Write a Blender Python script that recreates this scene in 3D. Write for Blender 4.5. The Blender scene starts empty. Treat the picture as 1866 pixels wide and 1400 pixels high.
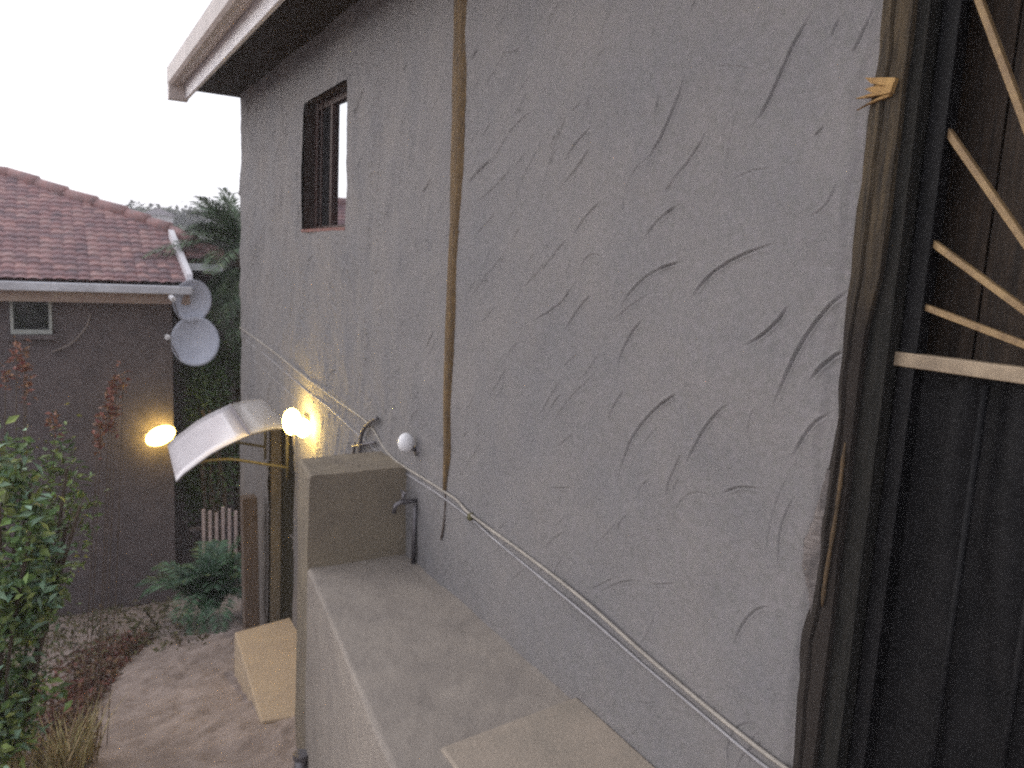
import bpy, math, random
import numpy as np
from mathutils import Matrix, Vector
rnd = random.Random(7)
nr = np.random.RandomState(11)
S = bpy.context.scene
COL = S.collection

# ------------------------------------------------------------------ camera
CAM = (0.0, 0.0, 1.6)
F, CX, CY = 1423.0, 933.0, 700.0
_N = np.array([440 - CX, -(10200 - CY), -F]); _N /= np.linalg.norm(_N)
_V = np.array([90 - CX, -(443 - CY), -F]); _V -= _V.dot(_N) * _N; _V /= np.linalg.norm(_V)
_R = np.cross(_V, -_N)
M3 = np.array([_R, _V, -_N])
cd = bpy.data.cameras.new("camera"); cam = bpy.data.objects.new("camera", cd); COL.objects.link(cam)
cam.matrix_world = Matrix.Translation(CAM) @ Matrix(M3.tolist()).to_4x4()
cd.sensor_width = 36; cd.lens = F / 1866 * 36
cd.clip_start = 0.05; cd.clip_end = 1500
cd.dof.use_dof = True; cd.dof.focus_distance = 1.9; cd.dof.aperture_fstop = 5.6
S.camera = cam
S.render.resolution_x, S.render.resolution_y = 1024, 768

# ------------------------------------------------------------------ world, sun, exposure
SUN_EL, SUN_ROT = math.radians(7), math.radians(-50)
w = bpy.data.worlds.new("World"); S.world = w; w.use_nodes = True
nt = w.node_tree; bg = nt.nodes['Background']
sky = nt.nodes.new('ShaderNodeTexSky'); sky.sky_type = 'NISHITA'; sky.sun_disc = False
sky.sun_elevation = SUN_EL; sky.sun_rotation = SUN_ROT
sky.air_density = 1.0; sky.dust_density = 2.0; sky.ozone_density = 1.0
hs = nt.nodes.new('ShaderNodeHueSaturation'); hs.inputs['Saturation'].default_value = .22
thin = nt.nodes.new('ShaderNodeMix'); thin.data_type = 'RGBA'; thin.inputs['Factor'].default_value = .6   # thin even cloud over the dusk sky
thin.inputs['B'].default_value = (4.1, 4.1, 4.5, 1)
nt.links.new(sky.outputs[0], hs.inputs['Color']); nt.links.new(hs.outputs[0], thin.inputs['A'])
nt.links.new(thin.outputs['Result'], bg.inputs[0]); bg.inputs[1].default_value = 0.1
sl = bpy.data.lights.new("sun", 'SUN'); sl.energy = 0.12; sl.angle = math.radians(40); sl.color = (1, .93, .9)
so = bpy.data.objects.new("sun", sl); COL.objects.link(so)
_d = Vector((math.sin(SUN_ROT) * math.cos(SUN_EL + .6), math.cos(SUN_ROT) * math.cos(SUN_EL + .6), math.sin(SUN_EL + .6)))
so.rotation_euler = _d.to_track_quat('Z', 'Y').to_euler()
vs = S.view_settings; vs.view_transform = 'Standard'; vs.look = 'None'; vs.gamma = 1; vs.use_curve_mapping = False
vs.exposure = 2.0
S.cycles.pixel_filter_type = 'GAUSSIAN'; S.cycles.filter_width = 2.4
S.cycles.use_denoising = False; S.cycles.sample_clamp_indirect = 1.5; S.cycles.max_bounces = 6; S.cycles.transparent_max_bounces = 12

# ------------------------------------------------------------------ materials
def mat(name, col, rough=0.85, col2=None, scale=6.0, bump=0.0, bscale=60.0, metal=0.0, spec=0.3, island=0.0,
        detail=6, lo=.35, hi=.65, stretch=None, emit=None, estr=0, alpha=None, trans=0):
    m = bpy.data.materials.new(name); m.use_nodes = True
    n = m.node_tree.nodes; L = m.node_tree.links; b = n['Principled BSDF']
    b.inputs['Roughness'].default_value = rough; b.inputs['Metallic'].default_value = metal
    b.inputs['Specular IOR Level'].default_value = spec
    b.inputs['Base Color'].default_value = (*col, 1)
    tc = n.new('ShaderNodeTexCoord'); mp = n.new('ShaderNodeMapping')
    L.new(tc.outputs['Object'], mp.inputs[0])
    if stretch: mp.inputs['Scale'].default_value = stretch
    out = None
    if col2:
        t = n.new('ShaderNodeTexNoise'); t.inputs['Scale'].default_value = scale; t.inputs['Detail'].default_value = detail
        t.inputs['Roughness'].default_value = .65
        L.new(mp.outputs[0], t.inputs['Vector'])
        r = n.new('ShaderNodeValToRGB'); r.color_ramp.elements[0].position = lo; r.color_ramp.elements[1].position = hi
        r.color_ramp.elements[0].color = (*col, 1); r.color_ramp.elements[1].color = (*col2, 1)
        L.new(t.outputs[0], r.inputs[0]); out = r.outputs[0]
        L.new(out, b.inputs['Base Color'])
    if island:
        g = n.new('ShaderNodeNewGeometry'); h = n.new('ShaderNodeHueSaturation')
        mr = n.new('ShaderNodeMapRange'); mr.inputs['To Min'].default_value = 1 - island; mr.inputs['To Max'].default_value = 1 + island
        L.new(g.outputs['Random Per Island'], mr.inputs['Value']); L.new(mr.outputs[0], h.inputs['Value'])
        m2 = n.new('ShaderNodeMapRange'); m2.inputs['To Min'].default_value = .47; m2.inputs['To Max'].default_value = .53
        mm = n.new('ShaderNodeMath'); mm.operation = 'MULTIPLY'; mm.inputs[1].default_value = 7.31
        fr = n.new('ShaderNodeMath'); fr.operation = 'FRACT'
        L.new(g.outputs['Random Per Island'], mm.inputs[0]); L.new(mm.outputs[0], fr.inputs[0]); L.new(fr.outputs[0], m2.inputs['Value'])
        L.new(m2.outputs[0], h.inputs['Hue'])
        if out: L.new(out, h.inputs['Color'])
        else: h.inputs['Color'].default_value = (*col, 1)
        L.new(h.outputs[0], b.inputs['Base Color'])
    if bump:
        t = n.new('ShaderNodeTexNoise'); t.inputs['Scale'].default_value = bscale; t.inputs['Detail'].default_value = 5
        t.inputs['Roughness'].default_value = .7
        L.new(mp.outputs[0], t.inputs['Vector'])
        bu = n.new('ShaderNodeBump'); bu.inputs['Strength'].default_value = bump; bu.inputs['Distance'].default_value = .01
        L.new(t.outputs[0], bu.inputs['Height']); L.new(bu.outputs[0], b.inputs['Normal'])
    if emit: b.inputs['Emission Color'].default_value = (*emit, 1); b.inputs['Emission Strength'].default_value = estr
    if trans: b.inputs['Transmission Weight'].default_value = trans
    if alpha is not None: b.inputs['Alpha'].default_value = alpha
    return m

def wall_material():
    m = mat('wall_render', (.2, .196, .2), .93, (.232, .22, .214), 2.0, .25, 110, spec=.15)
    n = m.node_tree.nodes; L = m.node_tree.links; b = n['Principled BSDF']
    src = b.inputs['Base Color'].links[0].from_socket
    tc = n['Texture Coordinate']
    t = n.new('ShaderNodeTexNoise'); t.inputs['Scale'].default_value = 45; t.inputs['Detail'].default_value = 6; t.inputs['Roughness'].default_value = .8
    L.new(tc.outputs['Object'], t.inputs['Vector'])
    r = n.new('ShaderNodeValToRGB'); r.color_ramp.elements[0].position = .3; r.color_ramp.elements[1].position = .7
    r.color_ramp.elements[0].color = (.78, .8, .76, 1); r.color_ramp.elements[1].color = (1.12, 1.08, 1.14, 1)
    L.new(t.outputs[0], r.inputs[0])
    mx = n.new('ShaderNodeMix'); mx.data_type = 'RGBA'; mx.blend_type = 'MULTIPLY'; mx.inputs['Factor'].default_value = .8
    L.new(src, mx.inputs['A']); L.new(r.outputs[0], mx.inputs['B'])
    # rain-splash dirt low on the wall, irregular
    se = n.new('ShaderNodeSeparateXYZ'); L.new(tc.outputs['Object'], se.inputs[0])
    t2 = n.new('ShaderNodeTexNoise'); t2.inputs['Scale'].default_value = 3.3; t2.inputs['Detail'].default_value = 5
    L.new(tc.outputs['Object'], t2.inputs['Vector'])
    ad = n.new('ShaderNodeMath'); ad.operation = 'MULTIPLY_ADD'; ad.inputs[1].default_value = 1.3
    L.new(t2.outputs[0], ad.inputs[0]); L.new(se.outputs['Z'], ad.inputs[2])
    mr = n.new('ShaderNodeMapRange'); mr.inputs['From Min'].default_value = .7; mr.inputs['From Max'].default_value = 1.9
    L.new(ad.outputs[0], mr.inputs['Value'])
    mx2 = n.new('ShaderNodeMix'); mx2.data_type = 'RGBA'
    L.new(mr.outputs[0], mx2.inputs['Factor']); 
    m3 = n.new('ShaderNodeMix'); m3.data_type = 'RGBA'; m3.blend_type = 'MULTIPLY'; m3.inputs['Factor'].default_value = 1
    m3.inputs['B'].default_value = (.86, .8, .74, 1)
    L.new(mx.outputs['Result'], m3.inputs['A'])
    L.new(m3.outputs['Result'], mx2.inputs['A']); L.new(mx.outputs['Result'], mx2.inputs['B'])
    L.new(mx2.outputs['Result'], b.inputs['Base Color'])
    return m

def tile_material():
    m = mat('clay_tiles', (.25, .11, .09), .8, spec=.2)
    n = m.node_tree.nodes; L = m.node_tree.links; b = n['Principled BSDF']
    at = n.new('ShaderNodeUVMap'); wn = n.new('ShaderNodeTexWhiteNoise'); wn.noise_dimensions = '2D'
    vm = n.new('ShaderNodeVectorMath'); vm.operation = 'FLOOR'
    L.new(at.outputs[0], vm.inputs[0]); L.new(vm.outputs[0], wn.inputs['Vector'])
    r = n.new('ShaderNodeValToRGB'); e = r.color_ramp.elements
    e[0].color = (.22, .14, .145, 1); e[1].color = (.38, .23, .215, 1)
    x = e.new(.5); x.color = (.28, .165, .165, 1)
    L.new(wn.outputs[0], r.inputs[0])
    t = n.new('ShaderNodeTexNoise'); t.inputs['Scale'].default_value = 9; t.inputs['Detail'].default_value = 6
    L.new(n['Texture Coordinate'].outputs['Object'], t.inputs['Vector'])
    r2 = n.new('ShaderNodeValToRGB'); r2.color_ramp.elements[0].position = .35; r2.color_ramp.elements[1].position = .7
    r2.color_ramp.elements[0].color = (1, 1, 1, 1); r2.color_ramp.elements[1].color = (.75, .9, .95, 1)
    L.new(t.outputs[0], r2.inputs[0])
    mx = n.new('ShaderNodeMix'); mx.data_type = 'RGBA'; mx.blend_type = 'MULTIPLY'; mx.inputs['Factor'].default_value = 1
    L.new(r.outputs[0], mx.inputs['A']); L.new(r2.outputs[0], mx.inputs['B'])
    L.new(mx.outputs['Result'], b.inputs['Base Color'])
    return m

WALL = wall_material()
TILE = tile_material()
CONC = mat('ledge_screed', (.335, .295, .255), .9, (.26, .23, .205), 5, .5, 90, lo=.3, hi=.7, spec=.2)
PADM = mat('mortar_patch', (.38, .32, .26), .92, (.3, .26, .215), 7, .5, 70, spec=.15)
PLIN = mat('warm_lit_screed', (.47, .37, .26), .9, (.41, .325, .24), 6, .4, 80, spec=.15)  # step colour has the warm light falling on it mixed into the tan
BLKW = mat('pillar_render', (.26, .22, .165), .93, (.2, .17, .135), 5, .5, 100, spec=.15)
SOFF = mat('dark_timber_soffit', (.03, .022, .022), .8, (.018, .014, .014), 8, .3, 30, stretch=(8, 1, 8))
GUTT = mat('gutter_paint', (.5, .44, .42), .45, (.38, .33, .31), 4, .1, 40)
FASC = mat('white_paint', (.8, .78, .8), .5, (.66, .64, .68), 5, .1, 40)
BRWN = mat('window_timber', (.06, .03, .025), .6, (.035, .02, .018), 12, .2, 40, stretch=(6, 6, 1))
DARK = mat('dark_room', (.03, .027, .025), .9)
MIRR = mat('window_glass', (.55, .57, .6), .02, metal=1.0)
DGLS = mat('dark_glass', (.02, .02, .022), .08, spec=.6)
STRP = mat('brown_sealant', (.19, .12, .05), .7, (.08, .055, .035), 14, .6, 60, stretch=(6, 6, 1.2))
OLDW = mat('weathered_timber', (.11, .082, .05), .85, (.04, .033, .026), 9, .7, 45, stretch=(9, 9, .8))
GOLD = mat('raw_split_timber', (.42, .26, .1), .8, (.26, .15, .06), 30, .4, 60)
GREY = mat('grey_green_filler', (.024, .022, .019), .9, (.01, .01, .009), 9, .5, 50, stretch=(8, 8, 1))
TANP = mat('tan_gate_paint', (.34, .23, .11), .5, (.2, .13, .07), 22, .25, 60)
RAILP = mat('pale_rail_paint', (.37, .29, .2), .55, (.22, .17, .12), 15, .3, 50)
BLKP = mat('black_gate_paint', (.011, .0105, .0115), .6, (.006, .006, .007), 14, .3, 50, spec=.15)
DOORW = mat('dark_door_timber', (.045, .03, .02), .7, (.018, .013, .01), 7, .4, 30, stretch=(10, 10, .7))
DOORG = mat('olive_door', (.03, .025, .012), .6, (.02, .017, .01), 6, .2, 30)
CABL = mat('pale_cable', (.4, .365, .32), .6, (.29, .265, .235), 12)
CABD = mat('grey_cable', (.36, .35, .36), .5, (.26, .25, .26), 12)
CLIP = mat('olive_clip', (.1, .09, .04), .6)
STEEL = mat('dull_steel', (.2, .19, .2), .45, (.12, .11, .12), 14, metal=.6)
PLAS = mat('white_plastic', (.8, .8, .82), .3)
POLY = mat('frosted_awning_sheet', (.78, .74, .76), .16, (.7, .66, .68), 4, spec=.9)
BULB = mat('lit_bulb', (1, .9, .6), .3, emit=(1, .68, .18), estr=17)
BULB2 = mat('lit_bulb_far', (1, .9, .6), .3, emit=(1, .68, .15), estr=6)
NWAL = mat('brown_rough_render', (.148, .124, .124), .95, (.108, .093, .096), 7, .9, 60, spec=.1)
DISH = mat('grey_dish_enamel', (.52, .55, .64), .5, (.45, .48, .57), 5)
GRND = mat('sandy_soil', (.38, .315, .285), .95, (.25, .205, .185), 3.5, .8, 45, lo=.35, hi=.7, spec=.1)
HILL = mat('hill_scrub', (.11, .12, .075), .95, (.08, .09, .05), .2, .4, 3)
LEAF = mat('shrub_leaves', (.2, .26, .07), .5, (.09, .155, .055), 9, island=.55, spec=.4)
LEAFL = mat('pale_shrub_leaves', (.2, .32, .2), .5, island=.3, spec=.5)
PALM = mat('palm_leaves', (.12, .17, .09), .5, (.07, .11, .065), 5, island=.5, spec=.4)
DKLF = mat('dark_shrub_leaves', (.085, .14, .05), .5, (.04, .075, .035), 6, island=.6, spec=.3)
FARL = mat('far_tree_leaves', (.11, .12, .08), .8, (.08, .085, .06), 1, island=.4)
BARK = mat('bark', (.12, .09, .065), .9, (.07, .055, .04), 14, .8, 40)
REDF = mat('orange_flower', (.22, .1, .065), .6, island=.35)
REDL = mat('reddish_groundcover', (.17, .07, .06), .8, (.1, .08, .04), 6, island=.5)
DRYG = mat('dry_grass', (.46, .38, .2), .8, island=.35)
FENC = mat('pale_fence_paint', (.62, .5, .46), .7, (.45, .36, .33), 14)
FARH = mat('far_house_paint', (.5, .47, .48), .8)
SCUM = mat('rough_mortar', (.2, .175, .165), .95, (.1, .09, .088), 20, .8, 60)

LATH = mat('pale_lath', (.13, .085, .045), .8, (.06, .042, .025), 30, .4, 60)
def darken_lower_post():
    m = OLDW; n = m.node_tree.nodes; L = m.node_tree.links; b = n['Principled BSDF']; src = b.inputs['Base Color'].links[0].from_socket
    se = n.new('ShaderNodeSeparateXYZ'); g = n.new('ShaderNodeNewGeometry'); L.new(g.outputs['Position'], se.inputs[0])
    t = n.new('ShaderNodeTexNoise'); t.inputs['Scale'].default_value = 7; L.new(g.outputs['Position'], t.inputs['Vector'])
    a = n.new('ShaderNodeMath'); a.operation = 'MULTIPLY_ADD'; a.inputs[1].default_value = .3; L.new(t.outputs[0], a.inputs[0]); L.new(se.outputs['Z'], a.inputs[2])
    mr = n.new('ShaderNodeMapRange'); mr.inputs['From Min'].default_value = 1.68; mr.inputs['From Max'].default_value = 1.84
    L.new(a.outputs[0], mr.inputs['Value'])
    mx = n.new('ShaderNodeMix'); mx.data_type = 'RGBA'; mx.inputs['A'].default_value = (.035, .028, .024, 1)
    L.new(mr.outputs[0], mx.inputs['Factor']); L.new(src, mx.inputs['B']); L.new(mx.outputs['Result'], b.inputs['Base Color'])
darken_lower_post()   # the timber is darker below about 1.6 m

# ------------------------------------------------------------------ mesh helpers
ORG = {}
def empty(name, label, cat, loc, group=None):
    o = bpy.data.objects.new(name, None); COL.objects.link(o); o.location = loc; o.empty_display_size = .1
    o['label'] = label; o['category'] = cat
    if group: o['group'] = group
    ORG[o] = np.array(loc, float)
    return o
def tag(o, label, cat, group=None):
    o['label'] = label; o['category'] = cat
    if group: o['group'] = group
    return o
def structure(o): o['kind'] = 'structure'; return o

class MB:
    def __init__(s): s.v = []; s.f = []; s.n = 0
    def add(s, verts, faces):
        verts = np.asarray(verts, float).reshape(-1, 3)
        s.v.append(verts); s.f += [tuple(i + s.n for i in f) for f in faces]; s.n += len(verts); return s
    def hexa(s, p):  # 8 corners: bottom 4 ccw, top 4 ccw
        return s.add(p, [(3, 2, 1, 0), (4, 5, 6, 7), (0, 1, 5, 4), (1, 2, 6, 5), (2, 3, 7, 6), (3, 0, 4, 7)])
    def box(s, x0, x1, y0, y1, z0, z1):
        return s.hexa([(x0, y0, z0), (x1, y0, z0), (x1, y1, z0), (x0, y1, z0), (x0, y0, z1), (x1, y0, z1), (x1, y1, z1), (x0, y1, z1)])
    def tube(s, pts, r, n=8, caps=True):
        pts = [np.array(p, float) for p in pts]; rs = r if hasattr(r, '__len__') else [r] * len(pts)
        V = []; up = np.array([0.13, .21, .97])
        for i, p in enumerate(pts):
            t = pts[min(i + 1, len(pts) - 1)] - pts[max(i - 1, 0)]; t /= np.linalg.norm(t) + 1e-12
            a = np.cross(t, up)
            if np.linalg.norm(a) < .15: a = np.cross(t, (1, 0, 0))
            a /= np.linalg.norm(a); b = np.cross(t, a)
            for k in range(n):
                th = 2 * math.pi * k / n; V.append(p + rs[i] * (math.cos(th) * a + math.sin(th) * b))
        Fc = []
        for i in range(len(pts) - 1):
            for k in range(n):
                Fc.append((i * n + k, i * n + (k + 1) % n, (i + 1) * n + (k + 1) % n, (i + 1) * n + k))
        if caps: Fc.append(tuple(range(n - 1, -1, -1))); Fc.append(tuple((len(pts) - 1) * n + k for k in range(n)))
        return s.add(V, Fc)
    def ball(s, c, r, nu=20, nv=12, f=None):
        r = r if hasattr(r, '__len__') else (r, r, r); V = []; Fc = []
        for j in range(nv + 1):
            ph = math.pi * j / nv
            for i in range(nu):
                th = 2 * math.pi * i / nu
                V.append((c[0] + r[0] * math.sin(ph) * math.cos(th), c[1] + r[1] * math.sin(ph) * math.sin(th), c[2] - r[2] * math.cos(ph)))
        for j in range(nv):
            for i in range(nu):
                Fc.append((j * nu + i, j * nu + (i + 1) % nu, (j + 1) * nu + (i + 1) % nu, (j + 1) * nu + i))
        return s.add(V, Fc)
    def prism(s, poly, a, b, axis):  # poly in the two other axes, extruded along axis
        V = []
        for t in (a, b):
            for (u, v) in poly:
                p = [u, v]; p.insert(axis, t); V.append(p)
        n = len(poly)
        Fc = [tuple(range(n - 1, -1, -1)), tuple(range(n, 2 * n))] + [(i, (i + 1) % n, n + (i + 1) % n, n + i) for i in range(n)]
        return s.add(V, Fc)
    def build(s, name, m, parent=None, smooth=False, origin=None, bevel=0):
        V = np.concatenate(s.v) if s.v else np.zeros((0, 3))
        org = ORG[parent] if parent is not None else (np.array(origin, float) if origin is not None else np.array([V[:, 0].mean(), V[:, 1].mean(), V[:, 2].min()]))
        me = bpy.data.meshes.new(name); me.from_pydata((V - org).tolist(), [], s.f); me.validate(); me.update()
        bm_fix(me)
        if smooth: me.polygons.foreach_set('use_smooth', [True] * len(me.polygons))
        me.materials.append(m)
        o = bpy.data.objects.new(name, me); COL.objects.link(o)
        if parent is not None: o.parent = parent
        else: o.location = org
        ORG[o] = org
        if bevel:
            b = o.modifiers.new('bevel', 'BEVEL'); b.width = bevel; b.segments = 2; b.limit_method = 'ANGLE'
        return o
def bm_fix(me):
    import bmesh
    if len(me.polygons) > 60000: return
    b = bmesh.new(); b.from_mesh(me); bmesh.ops.recalc_face_normals(b, faces=b.faces); b.to_mesh(me); b.free()

def fastmesh(name, V, Q, m, parent=None, origin=None, uv=None, smooth=True):
    """V (n,3), Q (k,4) quads, through numpy."""
    org = ORG[parent] if parent is not None else np.array(origin if origin is not None else (0, 0, 0), float)
    me = bpy.data.meshes.new(name); V = (V - org).astype(np.float32); k = Q.shape[1]
    me.vertices.add(len(V)); me.vertices.foreach_set('co', V.ravel())
    me.loops.add(Q.size); me.loops.foreach_set('vertex_index', Q.astype(np.int32).ravel())
    me.polygons.add(len(Q)); me.polygons.foreach_set('loop_start', np.arange(0, Q.size, k, dtype=np.int32))
    me.polygons.foreach_set('loop_total', np.full(len(Q), k, np.int32))
    if uv is not None:
        l = me.uv_layers.new(name='UVMap'); l.data.foreach_set('uv', uv[Q.ravel()].astype(np.float32).ravel())
    me.update(calc_edges=True)
    me.polygons.foreach_set('use_smooth', np.full(len(Q), smooth)); me.materials.append(m)
    o = bpy.data.objects.new(name, me); COL.objects.link(o)
    if parent is not None: o.parent = parent
    else: o.location = org
    ORG[o] = org
    return o

def vnoise(x, y, seed=0):
    """smooth value noise on arrays"""
    r = np.random.RandomState(seed); T = r.rand(256, 256)
    xi = np.floor(x).astype(int); yi = np.floor(y).astype(int); fx = x - xi; fy = y - yi
    fx = fx * fx * (3 - 2 * fx); fy = fy * fy * (3 - 2 * fy)
    a = T[xi % 256, yi % 256]; b = T[(xi + 1) % 256, yi % 256]; c = T[xi % 256, (yi + 1) % 256]; d = T[(xi + 1) % 256, (yi + 1) % 256]
    return (a * (1 - fx) + b * fx) * (1 - fy) + (c * (1 - fx) + d * fx) * fy - .5

def smooth_path(P, sub=6):
    P = [np.array(p) for p in P]; P = [2 * P[0] - P[1]] + P + [2 * P[-1] - P[-2]]; out = []
    for i in range(1, len(P) - 2):
        for k in range(sub):
            t = k / sub; a, b_, c, d_ = P[i - 1:i + 3]
            out.append(.5 * ((2 * b_) + (-a + c) * t + (2 * a - 5 * b_ + 4 * c - d_) * t * t + (-a + 3 * b_ - 3 * c + d_) * t ** 3))
    out.append(P[-2]); return out
def ray(px, py): return M3 @ np.array([px - CX, -(py - CY), -F])
C0 = np.array(CAM)
def on_x(px, py, X): d = ray(px, py); return C0 + d * (X / d[0])
def on_y(px, py, Y): d = ray(px, py); return C0 + d * (Y / d[1])

# ------------------------------------------------------------------ ground
def gz(y):
    y = np.asarray(y, float)
    return np.interp(y, [-40, -6, 0, 9.5, 12, 30, 45, 62, 90, 400], [1.5, .9, .06, -2.55, -3.1, -5, -3.5, 2.6, 4.6, 5])
def make_ground():
    ys = np.concatenate([np.linspace(-40, 1, 15), np.arange(1.2, 10.5, .022), np.linspace(10.6, 40, 40), np.linspace(42, 400, 60)])
    xs = np.concatenate([np.linspace(-200, -4, 30), np.arange(-3.8, -.82, .12), np.arange(-.8, 2.4, .02), np.linspace(2.5, 8, 12), np.linspace(10, 200, 30)])
    X, Y = np.meshgrid(xs, ys); Z = gz(Y)
    near = np.clip((10.5 - Y) / 1.5, 0, 1) * np.clip((Y - 1) / 1, 0, 1)
    a = X * .8 + Y * .6; b = -X * .6 + Y * .8
    Z = Z + near * (.05 * vnoise(a * 2.2 + 9, b * 4.5, 3) + .035 * vnoise(a * 6 + 5, b * 15, 4) + .02 * vnoise(a * 17, b * 33, 5))
    far = np.clip((Y - 35) / 20, 0, 1)
    Z = Z + far * (2.2 * vnoise(X * .03 + 40, Y * .03, 6) + .9 * vnoise(X * .11 + 40, Y * .1, 8)) + far * X * -.012
    n, m = X.shape; idx = np.arange(n * m).reshape(n, m)
    Q = np.stack([idx[:-1, :-1], idx[:-1, 1:], idx[1:, 1:], idx[1:, :-1]], -1).reshape(-1, 4)
    V = np.stack([X, Y, Z], -1).reshape(-1, 3)
    o = structure(fastmesh('ground', V, Q, GRND))
    # scrub on the far hill
    o.data.materials.append(HILL)
    yc = V[Q[:, 0], 1]; o.data.polygons.foreach_set('material_index', (yc > 20).astype(np.int32))
make_ground()

# ------------------------------------------------------------------ the near house
W = 1.5
Y0, Y1 = 1.10, 7.47
ZB, ZT = -2.3, 2.99
WIN = (4.53, 5.465, 1.763, 2.614)
DOR = (5.60, 6.36, -2.3, .33)
house = empty('rendered_house', 'grey trowel textured house wall filling the right of the view, under a dark eave', 'house', (W, 4.2, -1.0))

def traced():
    A = []
    def g(ox, oy, s, dep, *pl):
        for p in pl: A.append(([(ox + x * s, oy + y * s) for x, y in p], dep))
    s = .3215
    g(840, 0, s, 3.4, [(260,75),(230,130),(195,195)], [(345,40),(300,110)], [(110,235),(60,335)], [(390,420),(320,530)], [(485,495),(460,540)],
      [(440,625),(350,670),(250,780),(180,910),(120,1040)], [(100,720),(40,830)], [(180,670),(110,790)], [(140,900),(30,1060)],
      [(300,930),(200,1050),(70,1160)], [(370,860),(300,960)], [(480,760),(400,910),(330,1050),(280,1200)], [(580,700),(500,850)],
      [(690,580),(630,640)], [(750,540),(700,620)], [(850,240),(760,360)], [(340,1270),(270,1400)], [(200,1200),(80,1340)], [(570,840),(520,900),(470,1040),(420,1200)])
    g(840, 0, s, 5, [(750,720),(650,820),(580,940)], [(720,830),(690,910),(530,1100)], [(820,1120),(700,1240),(630,1370)], [(1140,520),(1110,660)],
      [(1240,990),(1150,1090)], [(1240,1160),(1120,1250),(1030,1380)])
    g(1200, 0, s, 7.5, [(880,60),(780,220),(700,400),(600,590),(520,720)], [(160,390),(90,620),(10,800),(-60,925)])
    g(1200, 0, s, 5, [(290,700),(200,860),(120,970),(40,1080)], [(1020,90),(970,220)], [(1220,20),(1130,230),(1090,300)], [(940,710),(880,780)], [(90,1170),(0,1260)])
    g(1200, 0, s, 2.2, [(650,960),(520,970),(400,1030)], [(540,400),(420,375),(300,380)])
    g(840, 450, s, 3, [(260,20),(190,110),(100,230),(40,340)], [(430,20),(370,100)], [(490,70),(400,200)], [(200,330),(110,440)],
      [(340,535),(270,610),(215,740)], [(790,560),(740,670),(640,780)], [(780,700),(600,880),(510,1040)], [(660,600),(570,690)], [(640,1050),(540,1140)], [(1240,1290),(1190,1400)])
    g(840, 450, s, 5, [(660,190),(580,300),(510,360),(380,440)], [(750,280),(690,320),(620,420),(580,490)], [(1240,100),(1150,115),(1040,180),(960,270),(890,380)],
      [(930,800),(870,890),(830,990)])
    g(840, 450, s, 6.5, [(1030,415),(970,480),(910,590),(890,700)], [(1220,830),(1130,890),(1010,1020),(930,1160),(870,1390)])
    g(1200, 400, s, 8.5, [(680,130),(540,185),(420,220),(320,290),(250,370),(180,460)], [(740,480),(680,570),(600,650),(480,725)],
      [(1085,390),(980,470),(870,610),(790,730),(720,900),(640,1100)], [(1030,755),(950,800),(840,930)])
    g(1200, 400, s, 6, [(120,240),(0,280)], [(420,1040),(310,1130),(220,1260),(150,1400)], [(100,990),(0,1060)], [(950,1110),(850,1190),(750,1370)])
    g(0, 0, 1, 5, [(1405,1110),(1368,1118),(1345,1150),(1338,1172)], [(1388,893),(1345,889),(1312,903)], [(1245,820),(1222,870),(1212,910)], [(1540,1010),(1545,1080)])
    g(0, 0, 1, 3, [(1170,1062),(1130,1062),(1088,1084)], [(1075,1075),(1120,1052)], [(1000,890),(1040,890)], [(1230,1065),(1180,1066)])
    s = .3323
    g(280, 0, s, 8, [(1170,470),(1130,560),(1090,670)], [(1160,830),(1110,980),(1095,1160)], [(1260,650),(1240,830)])
    g(280, 0, s, 6, [(1240,430),(1220,490)], [(1530,970),(1470,1070)], [(1790,260),(1740,340)], [(735,670),(715,750)], [(1255,1130),(1230,1280)],
      [(1400,340),(1370,400)], [(1860,860),(1730,1000)])
    g(0, 0, 1, 7, [(700,563),(690,590),(687,625)], [(720,730),(722,770)], [(790,600),(770,640)])
    out = []
    for pl, dep in A:
        out.append(([tuple(on_x(x, y, W)[1:]) for x, y in pl], dep))
    return out

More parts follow.
